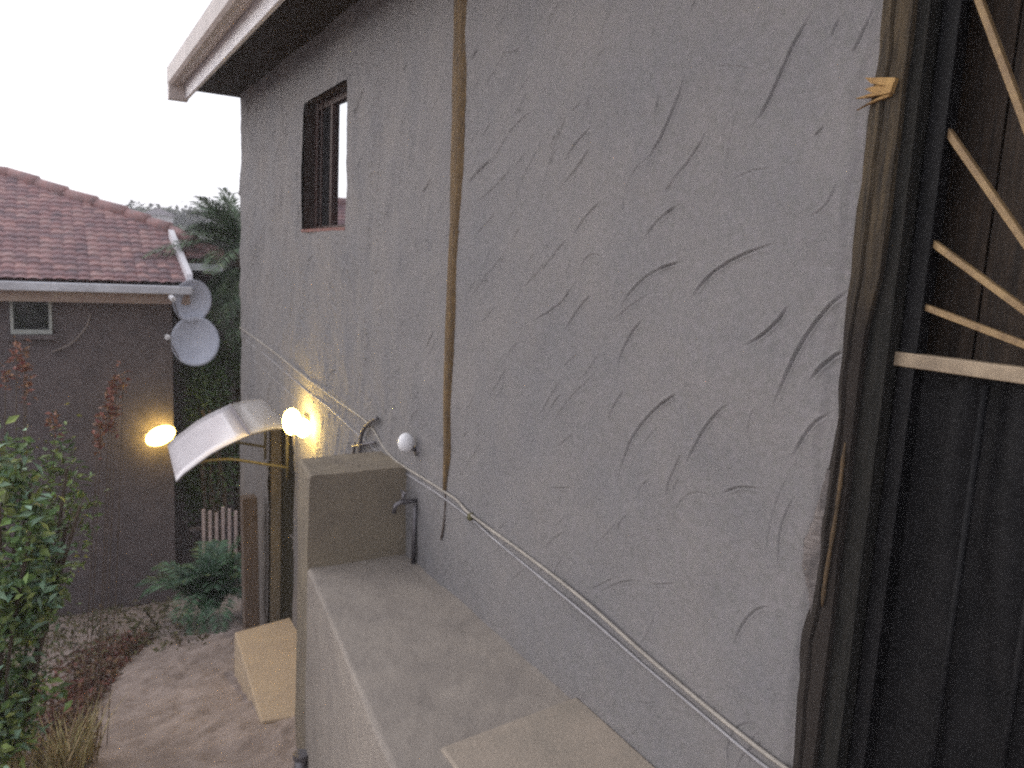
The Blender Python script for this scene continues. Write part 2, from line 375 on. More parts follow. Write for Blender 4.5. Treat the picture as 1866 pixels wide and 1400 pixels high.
def make_wall():
    ys = [Y0]
    while ys[-1] < Y1:
        y = ys[-1]; ys.append(y + min(.014, .0012 * (2.25 + y * y) / 1.6))
    ys = np.array(ys); ys[-1] = Y1
    for e in (WIN[0], WIN[1], DOR[0], DOR[1]): ys[np.argmin(abs(ys - e))] = e
    zs = np.concatenate([np.linspace(ZB, -.2, 90), np.arange(-.195, 2.96, .0031), [ZT]])
    for e in (WIN[2], WIN[3], DOR[3]): zs[np.argmin(abs(zs - e))] = e
    Y, Z = np.meshgrid(ys, zs)
    H = .014 * vnoise(Y * 2.1, Z * 2.3, 20) + .009 * vnoise(Y * 6, Z * 5, 21)
    fy = np.clip((Y - 2.4) / 1.5, 0, 1); H += fy * (.010 * vnoise(Y * 9, Z * 3.2, 25) + .006 * vnoise(Y * 21 + Z * 2, Z * 6, 26))
    a = Y * .5 + Z * .86; b = -Y * .86 + Z * .5
    H += .0034 * vnoise(a * 7 + 3, b * 19 + 9, 27) + .0022 * vnoise(a * 14, b * 34 + 9, 22) + .0012 * vnoise(Y * 60, Z * 60, 23) + .0009 * vnoise(Y * 130, Z * 130, 24)
    strokes = traced()
    r = random.Random(5)
    for i in range(760):      # shallow strokes all over the wall, denser towards the far end
        y = 1.1 + 6.4 * r.random() ** .75; z = r.uniform(-.7, 2.95)
        L = r.uniform(.06, .26) * (1 + .25 * max(0, y - 2)); th = math.radians(r.gauss(58, 16) if y < 3.3 else r.gauss(80, 13)); cu = r.gauss(-.25, .55)
        pts = []
        for k in range(5):
            t = k / 4 - .5; tt = th + cu * t
            pts.append((y + L * t * math.cos(tt) * -1, z + L * t * math.sin(tt)))
        strokes.append((pts, r.uniform(1.5, 4.2) * (1 if y < 3 else 1.5)))
    for pl, dep in strokes:
        P = np.array(pl)
        # Catmull-like resample
        t = np.linspace(0, len(P) - 1, 14 * (len(P) - 1) + 1); tk = np.arange(len(P))
        if len(P) > 2:
            deg = min(3, len(P) - 1); P = np.stack([np.polyval(np.polyfit(tk, P[:, k], deg), t) for k in (0, 1)], -1)
        else: P = np.stack([np.interp(t, tk, P[:, k]) for k in (0, 1)], -1)
        mrg = .05
        i0, i1 = np.searchsorted(zs, P[:, 1].min() - mrg), np.searchsorted(zs, P[:, 1].max() + mrg)
        j0, j1 = np.searchsorted(ys, P[:, 0].min() - mrg), np.searchsorted(ys, P[:, 0].max() + mrg)
        if i1 <= i0 or j1 <= j0: continue
        yy = Y[i0:i1, j0:j1]; zz = Z[i0:i1, j0:j1]
        best = np.full(yy.shape, 9.); sd = np.zeros(yy.shape); tp = np.zeros(yy.shape)
        n = len(P)
        for k in range(n - 1):
            d = P[k + 1] - P[k]; L2 = d.dot(d) + 1e-12
            u = np.clip(((yy - P[k, 0]) * d[0] + (zz - P[k, 1]) * d[1]) / L2, 0, 1)
            ey = yy - P[k, 0] - u * d[0]; ez = zz - P[k, 1] - u * d[1]; dd = np.hypot(ey, ez)
            c = (d[0] * ez - d[1] * ey); up = np.sign(c) * (1 if d[0] != 0 else 1)
            # positive side = the side that faces up/left (larger z)
            nrm = np.array([-d[1], d[0]]); sgn = 1 if nrm[1] + .4 * nrm[0] > 0 else -1
            msk = dd < best
            best[msk] = dd[msk]; sd[msk] = (np.sign(c) * sgn * dd)[msk]; tp[msk] = ((k + u) / (n - 1))[msk]
        far_ = max(0, P[:, 0].mean() - 2)
        wdt = .0019 + .00012 * dep + .0007 * far_
        en = np.clip(np.sin(np.pi * np.clip(tp, .01, .99)) * 1.4, 0, 1)
        amp = (.0012 + dep * .00066) * en * (1 + .25 * far_)
        s_ = sd / wdt
        prof = np.exp(-(s_ * 1.1) ** 2)
        # raised trowel ridge above the cut, small lip pushed up under it
        lip = np.where(s_ > 0, .55 * np.exp(-((s_ - 1.6) / 1.1) ** 2) + .30 * np.exp(-s_ / 7) * np.clip(s_ / 1.5, 0, 1), .45 * np.exp(-((s_ + 2.3) / 1.1) ** 2))
        H[i0:i1, j0:j1] += amp * (lip - prof) * -1 * -1
    X = W - H      # H>0 stands proud of the wall (towards -x)
    # chipped near edge beside the gate frame
    e = np.clip((Y - Y0 - .028 - .03 * vnoise(Z * 9 + 3, Z * 0 + 1, 31)) / .02, 0, 1)
    X += (1 - e) * .005
    n, m = Y.shape; idx = np.arange(n * m).reshape(n, m)
    Q = np.stack([idx[:-1, :-1], idx[1:, :-1], idx[1:, 1:], idx[:-1, 1:]], -1).reshape(-1, 4)
    cy = ((Y[:-1, :-1] + Y[1:, 1:]) / 2).ravel(); cz = ((Z[:-1, :-1] + Z[1:, 1:]) / 2).ravel()
    keep = np.ones(len(Q), bool)
    for (a0, a1, b0, b1) in (WIN, DOR): keep &= ~((cy > a0) & (cy < a1) & (cz > b0) & (cz < b1))
    V = np.stack([X, Y, Z], -1).reshape(-1, 3)
    # ragged far corner
    fc = V[:, 1] > Y1 - .02
    V[fc, 1] += .02 * vnoise(V[fc, 2] * 7, V[fc, 2] * 0, 40)
    return fastmesh('wall', V, Q[keep], WALL, house)
make_wall()
# the other walls close the house
b = MB()
b.box(W + .02, 6.2, Y1 - .22, Y1 - .012, ZB, ZT - .002)      # far end wall
b.box(5.95, 6.19, -4, Y1 - .222, ZB, ZT - .002)
b.box(W, 5.949, -4.0, -3.8, ZB, ZT - .002)
b.box(W, W + .22, -3.799, -.06, ZB, ZT - .002)
b.box(W, W + .22, -.059, 1.11, 2.5, ZT - .002)             # above the gate
b.build('side_wall', WALL, house)
# wall thickness: reveals
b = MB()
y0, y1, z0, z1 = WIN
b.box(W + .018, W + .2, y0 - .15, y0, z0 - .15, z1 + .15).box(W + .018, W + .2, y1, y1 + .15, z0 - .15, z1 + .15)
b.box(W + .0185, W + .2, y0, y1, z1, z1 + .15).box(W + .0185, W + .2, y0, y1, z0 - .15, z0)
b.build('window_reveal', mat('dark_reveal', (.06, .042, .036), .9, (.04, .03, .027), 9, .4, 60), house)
b = MB()
y0, y1, z0, z1 = DOR
b.box(W + .018, W + .22, y0 - .15, y0, z0, z1 + .1).box(W + .018, W + .22, y1, y1 + .15, z0, z1 + .1).box(W + .0185, W + .2, y0, y1, z1, z1 + .1)
b.build('door_reveal', BLKW, house)
# window: frame, glass, sill
wn = MB(); y0, y1, z0, z1 = WIN; xf = W + .085
fw = .045
wn.box(xf, xf + .05, y0, y0 + fw, z0, z1).box(xf, xf + .05, y1 - fw, y1, z0, z1).box(xf, xf + .05, y0 + fw, y1 - fw, z1 - fw, z1).box(xf, xf + .05, y0 + fw, y1 - fw, z0, z0 + fw)
wn.box(xf - .004, xf + .05, 5.07, 5.11, z0 + fw, z1 - fw)
win = wn.build('window', BRWN, house, bevel=.003)
MB().box(xf + .02, xf + .026, y0 + fw, 5.07, z0 + fw, z1 - fw).build('pane', MIRR, win)
g = MB()
MB().box(xf + .02, xf + .026, 5.11, y1 - fw, z0 + fw, z1 - fw).build('pane', DGLS, win)
for yy in (5.2, 5.3): g.tube([(xf - .03, yy, z0), (xf - .03, yy, z1)], .007)
g.build('burglar_bar', BRWN, win)
MB().hexa([(W - .004, y0, z0), (xf, y0, z0), (xf, y1, z0), (W - .004, y1, z0), (W - .004, y0, z0 + .018), (xf, y0, z0 + .03), (xf, y1, z0 + .03), (W - .004, y1, z0 + .018)]).build('sill', mat('red_sill', (.22, .09, .07), .7, (.16, .08, .07), 9), win)
# eave: soffit, fascia, gutter, roof
EY0, EY1 = -4.2, 7.72
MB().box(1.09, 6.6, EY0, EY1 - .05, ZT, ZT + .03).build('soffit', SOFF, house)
fa = MB().box(1.06, 1.088, EY0, EY1 - .122, 2.9, 3.17).build('fascia', FASC, house, bevel=.003)
gt = MB()
prof = [(1.058, 3.03), (.985, 3.0), (.945, 3.0), (.925, 3.02), (.925, 3.155), (.94, 3.155), (.944, 3.03), (.96, 3.016), (.98, 3.016), (1.045, 3.045), (1.045, 3.15), (1.058, 3.15)]
gt.prism(prof, EY0, EY1 - .04, 1)
gu = gt.build('gutter', GUTT, house)
MB().prism([(1.058, 3.03), (.985, 3.0), (.945, 3.0), (.925, 3.02), (.925, 3.155), (1.058, 3.15)], EY1 - .039, EY1 - .03, 1).build('end_cap', GUTT, gu)
MB().box(.927, 1.086, 7.60, 7.685, 2.885, 3.045).build('end_board', GUTT, house, bevel=.004)
rf = MB(); rf.hexa([(1.02, EY0, 3.17), (6.6, EY0, 3.17), (6.6, EY1, 3.17), (1.02, EY1, 3.17), (1.02, EY0, 3.2), (6.6, EY0, 4.9), (6.6, EY1, 4.9), (1.02, EY1, 3.2)])
rf.build('roof', TILE, house)
# sealed expansion joint: brown strip wavering down the wall
V = []; Fs = []; nz = 90
zz = np.linspace(.6, 2.96, nz)
for i, z in enumerate(zz):
    wd = np.interp(z, [.6, .7, 1.07, 1.8, 2.7, 3], [.010, .022, .034, .044, .07, .072]) * (1 + .18 * float(vnoise(np.array(z * 9), np.array(2.), 50)))
    c = np.interp(z, [.6, 1.07, 1.8, 2.7, 3], [3.05, 3.068, 3.063, 3.085, 3.085]) + .012 * float(vnoise(np.array(z * 4.), np.array(1.), 51))
    for k in range(7):
        t = -1 + 2 * k / 6
        V.append((W - .002 - .017 * math.sqrt(max(0, 1 - t * t)) + (.006 if abs(t) == 1 else 0), c - t * wd, z))
for i in range(nz - 1):
    for k in range(6): Fs.append((i * 7 + k, i * 7 + k + 1, (i + 1) * 7 + k + 1, (i + 1) * 7 + k))
MB().add(V, Fs).build('joint_strip', STRP, house, smooth=True)
MB().tube([(W - .003, 3.05, .6), (W - .003, 3.045, .52), (W - .003, 3.055, .44), (W - .003, 3.075, .37), (W - .002, 3.085, .35)], [.006, .006, .005, .005, .002]).build('joint_crack', mat('dark_joint', (.09, .07, .06), .9), house)
# far door under the canopy
d = MB().box(W + .1, W + .15, DOR[0] + .06, DOR[1], DOR[2], DOR[3]).build('door', DOORG, house)
MB().box(W + .07, W + .16, DOR[0], DOR[0] + .06, DOR[2], DOR[3]).build('door_frame', mat('dark_door_frame', (.035, .025, .02), .6), house)
MB().tube([(W + .1, 5.75, -.55), (W + .05, 5.75, -.55), (W + .05, 5.85, -.55)], .01).build('handle', STEEL, d)

# gate frame (rough timber post), security gate with a sunburst, door behind
post = MB(); V = []; nz = 140
zz = np.linspace(-.3, 2.5, nz)
zl = [-.3, .45, .78, .92, 1.0, 1.06, 1.3, 1.55, 2.0, 2.5]; yl = [1.10, 1.105, 1.12, 1.10, 1.105, 1.11, 1.10, 1.105, 1.102, 1.102]
for i, z in enumerate(zz):
    e = np.interp(z, zl, yl) + .008 * float(vnoise(np.array(z * 16), np.array(1.), 60)) + .012 * float(vnoise(np.array(z * 5), np.array(2.), 61))
    j = float(np.interp(z, [1.5, 1.62], [1.048, 1.028])) + .004 * float(vnoise(np.array(z * 12), np.array(4.), 62)); dx = .006 * float(vnoise(np.array(z * 10), np.array(7.), 63))
    mid = (e + j) / 2 + .004 * float(vnoise(np.array(z * 14), np.array(5.), 64))
    V += [(1.512, e, z), (1.486 + dx, e - .004, z), (1.478 + dx, mid + .006, z), (1.486 + dx, mid, z), (1.479 - dx, mid - .006, z), (1.484, j, z), (1.56, j, z)]
Fs = []
for i in range(nz - 1):
    for k in range(6): Fs.append((i * 7 + k, (i + 1) * 7 + k, (i + 1) * 7 + k + 1, i * 7 + k + 1))
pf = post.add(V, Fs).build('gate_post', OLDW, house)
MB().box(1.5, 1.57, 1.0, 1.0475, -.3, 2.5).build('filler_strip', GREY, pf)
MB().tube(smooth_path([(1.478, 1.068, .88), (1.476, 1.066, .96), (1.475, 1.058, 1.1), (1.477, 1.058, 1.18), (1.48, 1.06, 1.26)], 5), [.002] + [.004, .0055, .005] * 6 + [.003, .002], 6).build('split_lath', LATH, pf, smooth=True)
sp = MB(); r = random.Random(6)
for (y_, z_, l, h, tz) in ((1.075, 2.0, .035, .012, .004), (1.08, 1.992, .05, .007, -.004), (1.078, 1.985, .045, .005, -.022), (1.07, 2.006, .04, .008, .02), (1.072, 1.995, .03, .01, -.008)):
    x_ = 1.472 + r.uniform(-.004, .004)
    sp.hexa([(x_, y_ - .03, z_ - h), (x_ + .012, y_ - .03, z_ - h), (x_ + .01, y_ + l * .5, z_ - h * .6 + tz * .5), (x_, y_ + l * .5, z_ - h * .6 + tz * .5),
             (x_, y_ - .034, z_ + h), (x_ + .012, y_ - .034, z_ + h), (x_ + .008, y_ + l, z_ + tz), (x_ + .004, y_ + l, z_ + tz + .001)])
sp.build('splinter', GOLD, pf)
# lime mortar smeared between wall and post
sm = MB(); V = []; nz = 46; zz = np.linspace(.83, 1.19, nz); r = random.Random(3)
for i, z in enumerate(zz):
    wdt = np.interp(z, [.83, .87, .91, .945, .965, 1.0, 1.08, 1.19], [.0, .012, .03, .055, .05, .055, .03, .004]) + .006 * r.random()
    V += [(1.505, 1.098 + wdt, z), (1.489 - .004 * r.random(), 1.098 + wdt * .7, z), (1.484 - .004 * r.random(), 1.098 + wdt * .3, z), (1.484, 1.092, z)]
Fs = [(i * 4 + k, i * 4 + k + 1, (i + 1) * 4 + k + 1, (i + 1) * 4 + k) for i in range(nz - 1) for k in range(3)]
sm.add(V, Fs).build('mortar_smear', SCUM, pf)
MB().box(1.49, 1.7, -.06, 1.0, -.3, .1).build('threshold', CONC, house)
gate = MB(); GX = 1.55; ya, yb = -.05, .995
gate.box(GX - .018, GX + .018, yb - .038, yb, .12, 2.42).box(GX - .018, GX + .018, ya, ya + .038, .12, 2.42)
gate.box(GX - .017, GX + .017, ya + .038, yb - .038, 2.385, 2.42).box(GX - .017, GX + .017, ya + .038, yb - .038, .12, .155)
gate_o = gate.build('security_gate', BLKP, house, bevel=.002)
ysf = np.linspace(ya + .03, yb - .03, 150); zf = np.linspace(.15, 1.43, 40); YF, ZF = np.meshgrid(ysf, zf)
XF = GX + .022 + .008 * np.sin(YF * 58 + 2.2 * vnoise(YF * 4, ZF * 1.6, 90) * 3) + .012 * vnoise(YF * 14, ZF * 2.2, 91)
ix = np.arange(XF.size).reshape(XF.shape)
fastmesh('kick_panel', np.stack([XF, YF, ZF], -1).reshape(-1, 3), np.stack([ix[:-1, :-1], ix[1:, :-1], ix[1:, 1:], ix[:-1, 1:]], -1).reshape(-1, 4), BLKP, gate_o)
MB().box(GX - .024, GX + .010, ya - .02, 1.035, 1.436, 1.466).build('mid_rail', RAILP, gate_o, bevel=.003)
cy_, cz_ = .60, 1.462
ends = [(.933, 2.151), (1.049, 2.02), (1.045, 1.745), (1.053, 1.588)]
def raybar(y1_, z1_):
    a = np.array([GX, cy_, cz_]); e = np.array([GX, y1_, z1_]); d_ = (e - a); L_ = np.linalg.norm(d_); d_ /= L_; n_ = np.array([0, -d_[2], d_[1]])
    h, t = .0065, .008; p = []
    for q, r_ in ((a + d_ * .03, 0), (e, 0)):
        p.append([q - n_ * h - np.array([t, 0, 0]), q + n_ * h - np.array([t, 0, 0]), q + n_ * h + np.array([t, 0, 0]), q - n_ * h + np.array([t, 0, 0])])
    MB().hexa(p[0] + p[1]).build('ray', TANP, gate_o, bevel=.0015)
for (a, b_) in ends:
    if a == .933: a, b_ = .6 + .333 * 1.32, 1.462 + .689 * 1.32
    raybar(a, b_); raybar(.6 - (a - .6) , b_)
raybar(.6, 2.385)
for k in range(7):
    yy = ya + .09 + k * .13
    MB().tube([(GX, yy, .155), (GX, yy, 1.424)], .0075, 8).build('bar', BLKP, gate_o, smooth=True)
dd = MB()
for k in range(9):
    y_ = -.05 + k * .118; dd.box(1.62, 1.66 + .002 * (k % 2), y_, y_ + .112, .1, 2.5)
dd.box(1.662, 1.68, -.06, 1.11, .1, 2.5)
dd.build('timber_door', DOORW, house)

# ------------------------------------------------------------------ masonry by the wall
lw = empty('masonry_bench', 'masonry ledge along the foot of the grey wall, with a pillar at its far end', 'low wall', (1.2, 3, -.8))
def xo(y): return .989 + (y - 3.359) * .1245      # outer edge of the ledge
def slab(name, ya, yb, zt, inset, m, seg=60, xin=1.53, depth=None, amp=.010, seed=0, zbot=None, r=.018):
    """rounded top block whose outer face follows xo(); real lumpy surface"""
    ys = np.linspace(ya, yb, seg); xs = np.linspace(0, 1, 24)
    V = []; 
    prof = []
    X0 = np.array([xo(y) + inset for y in ys])
    rows = []
    for i, y in enumerate(ys):
        zb = (float(gz(y)) - .15) if zbot is None else zbot
        row = []
        for t in np.linspace(0, 1, 16): row.append((X0[i], y, zb + (zt - r - zb) * t))
        for k in range(1, 5):
            a = math.pi / 2 * k / 4; row.append((X0[i] + r - r * math.cos(a), y, zt - r + r * math.sin(a)))
        for t in xs[1:]: row.append((X0[i] + r + (xin - X0[i] - r) * t, y, zt))
        rows.append(row)
    R = np.array(rows); n, m_, _ = R.shape
    nz_ = amp * (vnoise(R[:, :, 1] * 3 + seed, (R[:, :, 0] + R[:, :, 2]) * 3, 70) + .6 * vnoise(R[:, :, 1] * 9 + seed, (R[:, :, 0] + R[:, :, 2]) * 9, 71) + .35 * vnoise(R[:, :, 1] * 28 + seed, (R[:, :, 0] + R[:, :, 2]) * 28, 72))
    R[:, :, 0] -= nz_ * (np.arange(m_) < 18); R[:, :, 2] += nz_ * (np.arange(m_) >= 16)
    idx = np.arange(n * m_).reshape(n, m_)
    mb = MB(); V = R.reshape(-1, 3)
    Fs = [(idx[i, j], idx[i + 1, j], idx[i + 1, j + 1], idx[i, j + 1]) for i in range(n - 1) for j in range(m_ - 1)]
    # end caps
    for i in (0, n - 1):
        base = len(V); y = ys[i]
        V = np.concatenate([V, [[xin, y, R[i, 0, 2]]]])
        Fs.append(tuple(list(idx[i]) + [base]))
    return mb.add(V, [tuple(int(q) for q in f) for f in Fs]).build(name, m, lw, smooth=False)
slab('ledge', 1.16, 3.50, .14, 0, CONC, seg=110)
slab('pillar', 3.497, 3.83, .592, 0.002, BLKW, seg=26, r=.02, seed=4)
V = []
pd = MB()
pd.hexa([(.955, 1.17, .12), (1.49, 1.17, .12), (1.505, 2.0, .12), (.975, 1.97, .12), (.955, 1.17, .158), (1.49, 1.17, .162), (1.505, 1.99, .165), (.975, 1.95, .152)])
pdo = pd.build('raised_screed', PADM, lw, bevel=.008)
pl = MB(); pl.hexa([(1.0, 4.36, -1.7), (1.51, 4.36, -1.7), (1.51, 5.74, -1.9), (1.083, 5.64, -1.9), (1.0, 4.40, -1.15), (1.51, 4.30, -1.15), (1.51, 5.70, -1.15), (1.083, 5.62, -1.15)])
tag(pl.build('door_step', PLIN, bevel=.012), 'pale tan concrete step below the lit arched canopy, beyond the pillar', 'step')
MB()
# grey pot-like lump at the foot of the pillar: short pipe stub with a foot
ps = empty('drain_pipe_stub', 'short grey drain pipe stub at the foot of the rendered pillar', 'pipe', (.985, 3.47, float(gz(3.47))))
zb = float(gz(3.47))
MB().tube([(.972, 3.45, -.99), (.972, 3.45, -.79)], .03, 14).build('pipe', STEEL, ps, smooth=True)
MB().tube([(.972, 3.45, -.80), (.972, 3.45, -.775)], .037, 14).build('collar', STEEL, ps)
MB().tube([(.972, 3.45, -.90), (.93, 3.40, -.915)], [.028, .025], 12).build('outlet', STEEL, ps)

# ------------------------------------------------------------------ fittings on the wall
def wallpts(px, off=.008): 
    return [tuple(on_x(x, y, W) + np.array([-o, 0, 0])) for (x, y), o in zip(px, [off] * len(px))]
c1 = MB().tube(smooth_path(wallpts([(440, 597), (500, 640), (560, 688), (620, 731), (675, 772), (705, 818), (730, 843), (772, 869), (810, 893), (838, 912), (863, 938), (960, 1008), (1060, 1085), (1170, 1182), (1280, 1275), (1380, 1355), (1452, 1408)], .012)), .0058, 8)
tag(c1.build('wall_cable', CABL, smooth=True), 'upper pale cable running down across the grey wall, over the white sensor side', 'cable', 'cables along the wall')
c2 = MB().tube(smooth_path(wallpts([(441, 613), (505, 664), (560, 712), (600, 742), (650, 788), (690, 823), (735, 858), (800, 900), (862, 946), (905, 984), (1000, 1062), (1080, 1128), (1170, 1206), (1270, 1290), (1370, 1374), (1420, 1412)], .007)), .0045, 8)
tag(c2.build('wall_cable', CABD, smooth=True), 'lower grey cable just beneath the pale one along the wall', 'cable', 'cables along the wall')
c3 = MB().tube(smooth_path(wallpts([(441, 634), (480, 672), (520, 708), (548, 736)], .006)), .0035, 6)
tag(c3.build('wall_cable', CABD, smooth=True), 'thin short cable leading down to the lit wall lamp', 'cable', 'cables along the wall')
p = on_x(862, 942, W)
tag(MB().ball((W - .014, p[1], p[2]), (.012, .018, .016), 12, 8).tube([(W + .004, p[1], p[2] + .015), (W - .02, p[1], p[2] + .012)], .005, 8).build('cable_clip', CLIP, smooth=True), 'small dark clip holding the two cables to the wall', 'cable clip')
# bent conduit
hk = empty('bent_conduit', 'thin dark hooked conduit with a crosspiece on the wall above the pillar', 'pipe', tuple(on_x(668, 825, W)))
MB().tube(smooth_path(wallpts([(697, 762), (686, 768), (674, 780), (667, 797), (665, 829)], .03)), .011, 10).build('hook', STEEL, hk, smooth=True)
MB().tube(wallpts([(652, 813), (692, 806)], .03), .008, 8).tube(wallpts([(655, 806), (654, 826)], .03), .009, 8).build('crosspiece', STEEL, hk, smooth=True)
# white sensor
p = on_x(740, 796, W)
se = empty('wall_sensor', 'small white egg shaped sensor on the grey wall, above the cables', 'sensor', tuple(p))
MB().ball((W - .06, p[1] - .14, p[2] + .005), (.04, .035, .048), 20, 14).build('housing', PLAS, se, smooth=True)
MB().tube([(W + .004, p[1] - .15, p[2] - .035), (W - .012, p[1] - .15, p[2] - .035)], .026, 16).tube([(W - .01, p[1] - .15, p[2] - .03), (W - .05, p[1] - .14, p[2] - .02)], .012, 10).build('mount', STEEL, se, smooth=True)
# tap beside the pillar
p = on_x(735, 905, W)
tp = empty('garden_tap', 'dull metal garden tap on the wall just in front of the pillar', 'tap', tuple(p))
py, pz = 3.36, .46
MB().tube([(W + .005, py, pz), (W - .09, py, pz), (W - .115, py, pz - .012), (W - .122, py, pz - .05)], [.011, .012, .012, .011], 12).build('spout', STEEL, tp, smooth=True)
MB().tube([(W - .075, py, pz), (W - .075, py, pz + .045)], .009, 10).tube([(W - .075, py - .03, pz + .048), (W - .075, py + .03, pz + .048)], .006, 8).build('handle', STEEL, tp, smooth=True)
MB().tube([(W - .012, py, pz - .02), (W - .012, py, .142)], .011, 10).build('pipe', STEEL, tp, smooth=True)

# wall lamp
LY, LZ = 5.27, .47
la = empty('wall_lamp', 'lit warm yellow lamp on the wall beside the arched canopy', 'lamp', (W, LY, LZ))
MB().tube([(W + .01, LY, LZ), (W - .03, LY, LZ)], .06, 20).build('backplate', STEEL, la, smooth=False)
MB().tube([(W - .03, LY, LZ), (W - .10, LY, LZ + .01)], .018, 10).build('arm', STEEL, la, smooth=True)
MB().ball((W - .11, LY - .02, LZ + .01), (.06, .06, .09), 20, 14).build('globe', BULB, la, smooth=True)
MB().ball((W - .07, LY - .15, LZ - .01), (.05, .045, .062), 20, 14).build('globe', BULB, la, smooth=True)  # glowing lobe added for the lamp's reflection on the wall
MB().tube([(W - .12, LY - .10, LZ - .14), (W - .12, LY - .10, LZ + .0)], .009, 8).build('guard_bar', STEEL, la)

# canopy
ca = empty('arched_canopy', 'white arched translucent canopy over the far door, fixed to the grey wall', 'canopy', (W, 6.1, .35))
na = [(.704, .02), (.76, .075), (.83, .125), (.927, .194), (1.02, .243), (1.094, .275), (1.203, .320), (1.315, .345), (1.40, .352), (1.49, .350)]
NEAR = np.array([(x, 5.65, z) for x, z in na]); 
FAR = np.array([(.757 + (x - .704) * .945, 6.55, .068 + (z - .02) * 1.03) for x, z in na])
def sheet(i0, i1, t0=0., t1=1.):
    V = []; n = i1 - i0
    tt = np.linspace(t0, t1, 8)
    for i in range(i0, i1):
        for t in tt: q = NEAR[i] * (1 - t) + FAR[i] * t; V.append(q)
    for i in range(i0, i1):
        for t in tt: q = NEAR[i] * (1 - t) + FAR[i] * t - np.array([0, 0, .007]); V.append(q)
    k = 8; N_ = n * k; Fs = []
    for a in range(n - 1):
        for c in range(k - 1):
            q = (a * k + c, a * k + c + 1, (a + 1) * k + c + 1, (a + 1) * k + c); Fs.append(q); Fs.append(tuple(N_ + z for z in reversed(q)))
    for c in range(k - 1):
        Fs.append((c + 1, c, N_ + c, N_ + c + 1)); e = (n - 1) * k; Fs.append((e + c, e + c + 1, N_ + e + c + 1, N_ + e + c))
    for a in range(n - 1):
        Fs.append((a * k, (a + 1) * k, N_ + (a + 1) * k, N_ + a * k)); e = k - 1; Fs.append(((a + 1) * k + e, a * k + e, N_ + a * k + e, N_ + (a + 1) * k + e))
    return MB().add(V, Fs)
sheet(0, 7).build('sheet', POLY, ca, smooth=True)
CLR = mat('clear_awning_sheet', (.75, .72, .7), .15, trans=.0, spec=.6, alpha=.35)
sheet(6, 10).build('clear_sheet', CLR, ca, smooth=True)
MB().tube([tuple(q + np.array([0, -.004, -.004])) for q in NEAR[:9]], .006, 6).build('edge_trim', STEEL, ca)
q0, q1 = NEAR[6], FAR[6]; MB().tube([tuple(q0 + np.array([0, 0, .003])), tuple(q1 + np.array([0, 0, .003]))], .006, 6).build('seam', mat('seam_grey', (.3, .27, .28), .6), ca)
OLV = mat('bracket_paint', (.13, .115, .07), .5)
for yk in (5.75, 6.45):
    P = smooth_path([(W, yk, .02), (1.3, yk, .07), (1.08, yk, .12), (.9, yk, .12), (.8, yk, .09)], 5)
    MB().tube(P, .011, 8).tube([(W - .01, yk, -.08), (W - .01, yk, .33)], .012, 8).build('bracket', OLV, ca, smooth=True)
# brown post
bp = MB(); bp.hexa([(1.33, 6.42, -1.95), (1.45, 6.40, -1.95), (1.45, 6.52, -1.95), (1.33, 6.52, -1.95), (1.30, 6.42, -.39), (1.418, 6.40, -.385), (1.418, 6.52, -.385), (1.30, 6.52, -.39)])
tag(bp.build('timber_post', mat('brown_post', (.17, .13, .105), .85, (.11, .08, .065), 8, .5, 40, stretch=(8, 8, 1)), bevel=.008), 'short brown timber post standing left of the far olive door', 'post')

# ------------------------------------------------------------------ neighbour's house
nb = empty('neighbour_house', 'dark brown neighbouring house with a red clay tile roof and white gutter', 'house', (-.5, 10.5, -2.6))
NY = 9.72; TH = math.radians(26)
n_ = np.array([0, -math.sin(TH), math.cos(TH)]); P0 = np.array([0, 9.45, 1.2])
def on_p(px, py): d_ = ray(px, py); return C0 + d_ * (n_.dot(P0 - C0) / n_.dot(d_))
MB().box(-6, 1.19, NY, NY + .2, -3.2, 1.14).box(.99, 1.19, NY + .2, 11.2, -3.2, 1.3).box(1.0, 3.2, 11.2, 11.4, -3.4, 1.75).build('wall', NWAL, nb)
# window: pale frame, dark pane and sill
wx0, wx1 = on_y(24, 560, NY)[0], on_y(88, 560, NY)[0]; wz0 = on_y(50, 600, NY)[2]
fr = MB(); t = .03; zt = 1.1
fr.box(wx0 - t, wx0, NY - .05, NY - .003, wz0, zt).box(wx1, wx1 + t, NY - .05, NY - .003, wz0, zt).box(wx0 - t, wx1 + t, NY - .055, NY - .003, wz0 - .05, wz0)
nw = fr.build('window', mat('pale_green_frame', (.42, .44, .42), .6, (.3, .32, .3), 9), nb, bevel=.004)
MB().box(wx0, wx1, NY - .015, NY - .004, wz0, zt).build('pane', DGLS, nw)
MB().box(wx0 - .07, wx1 + .07, NY - .09, NY - .002, wz0 - .10, wz0 - .052).build('sill', NWAL, nw)
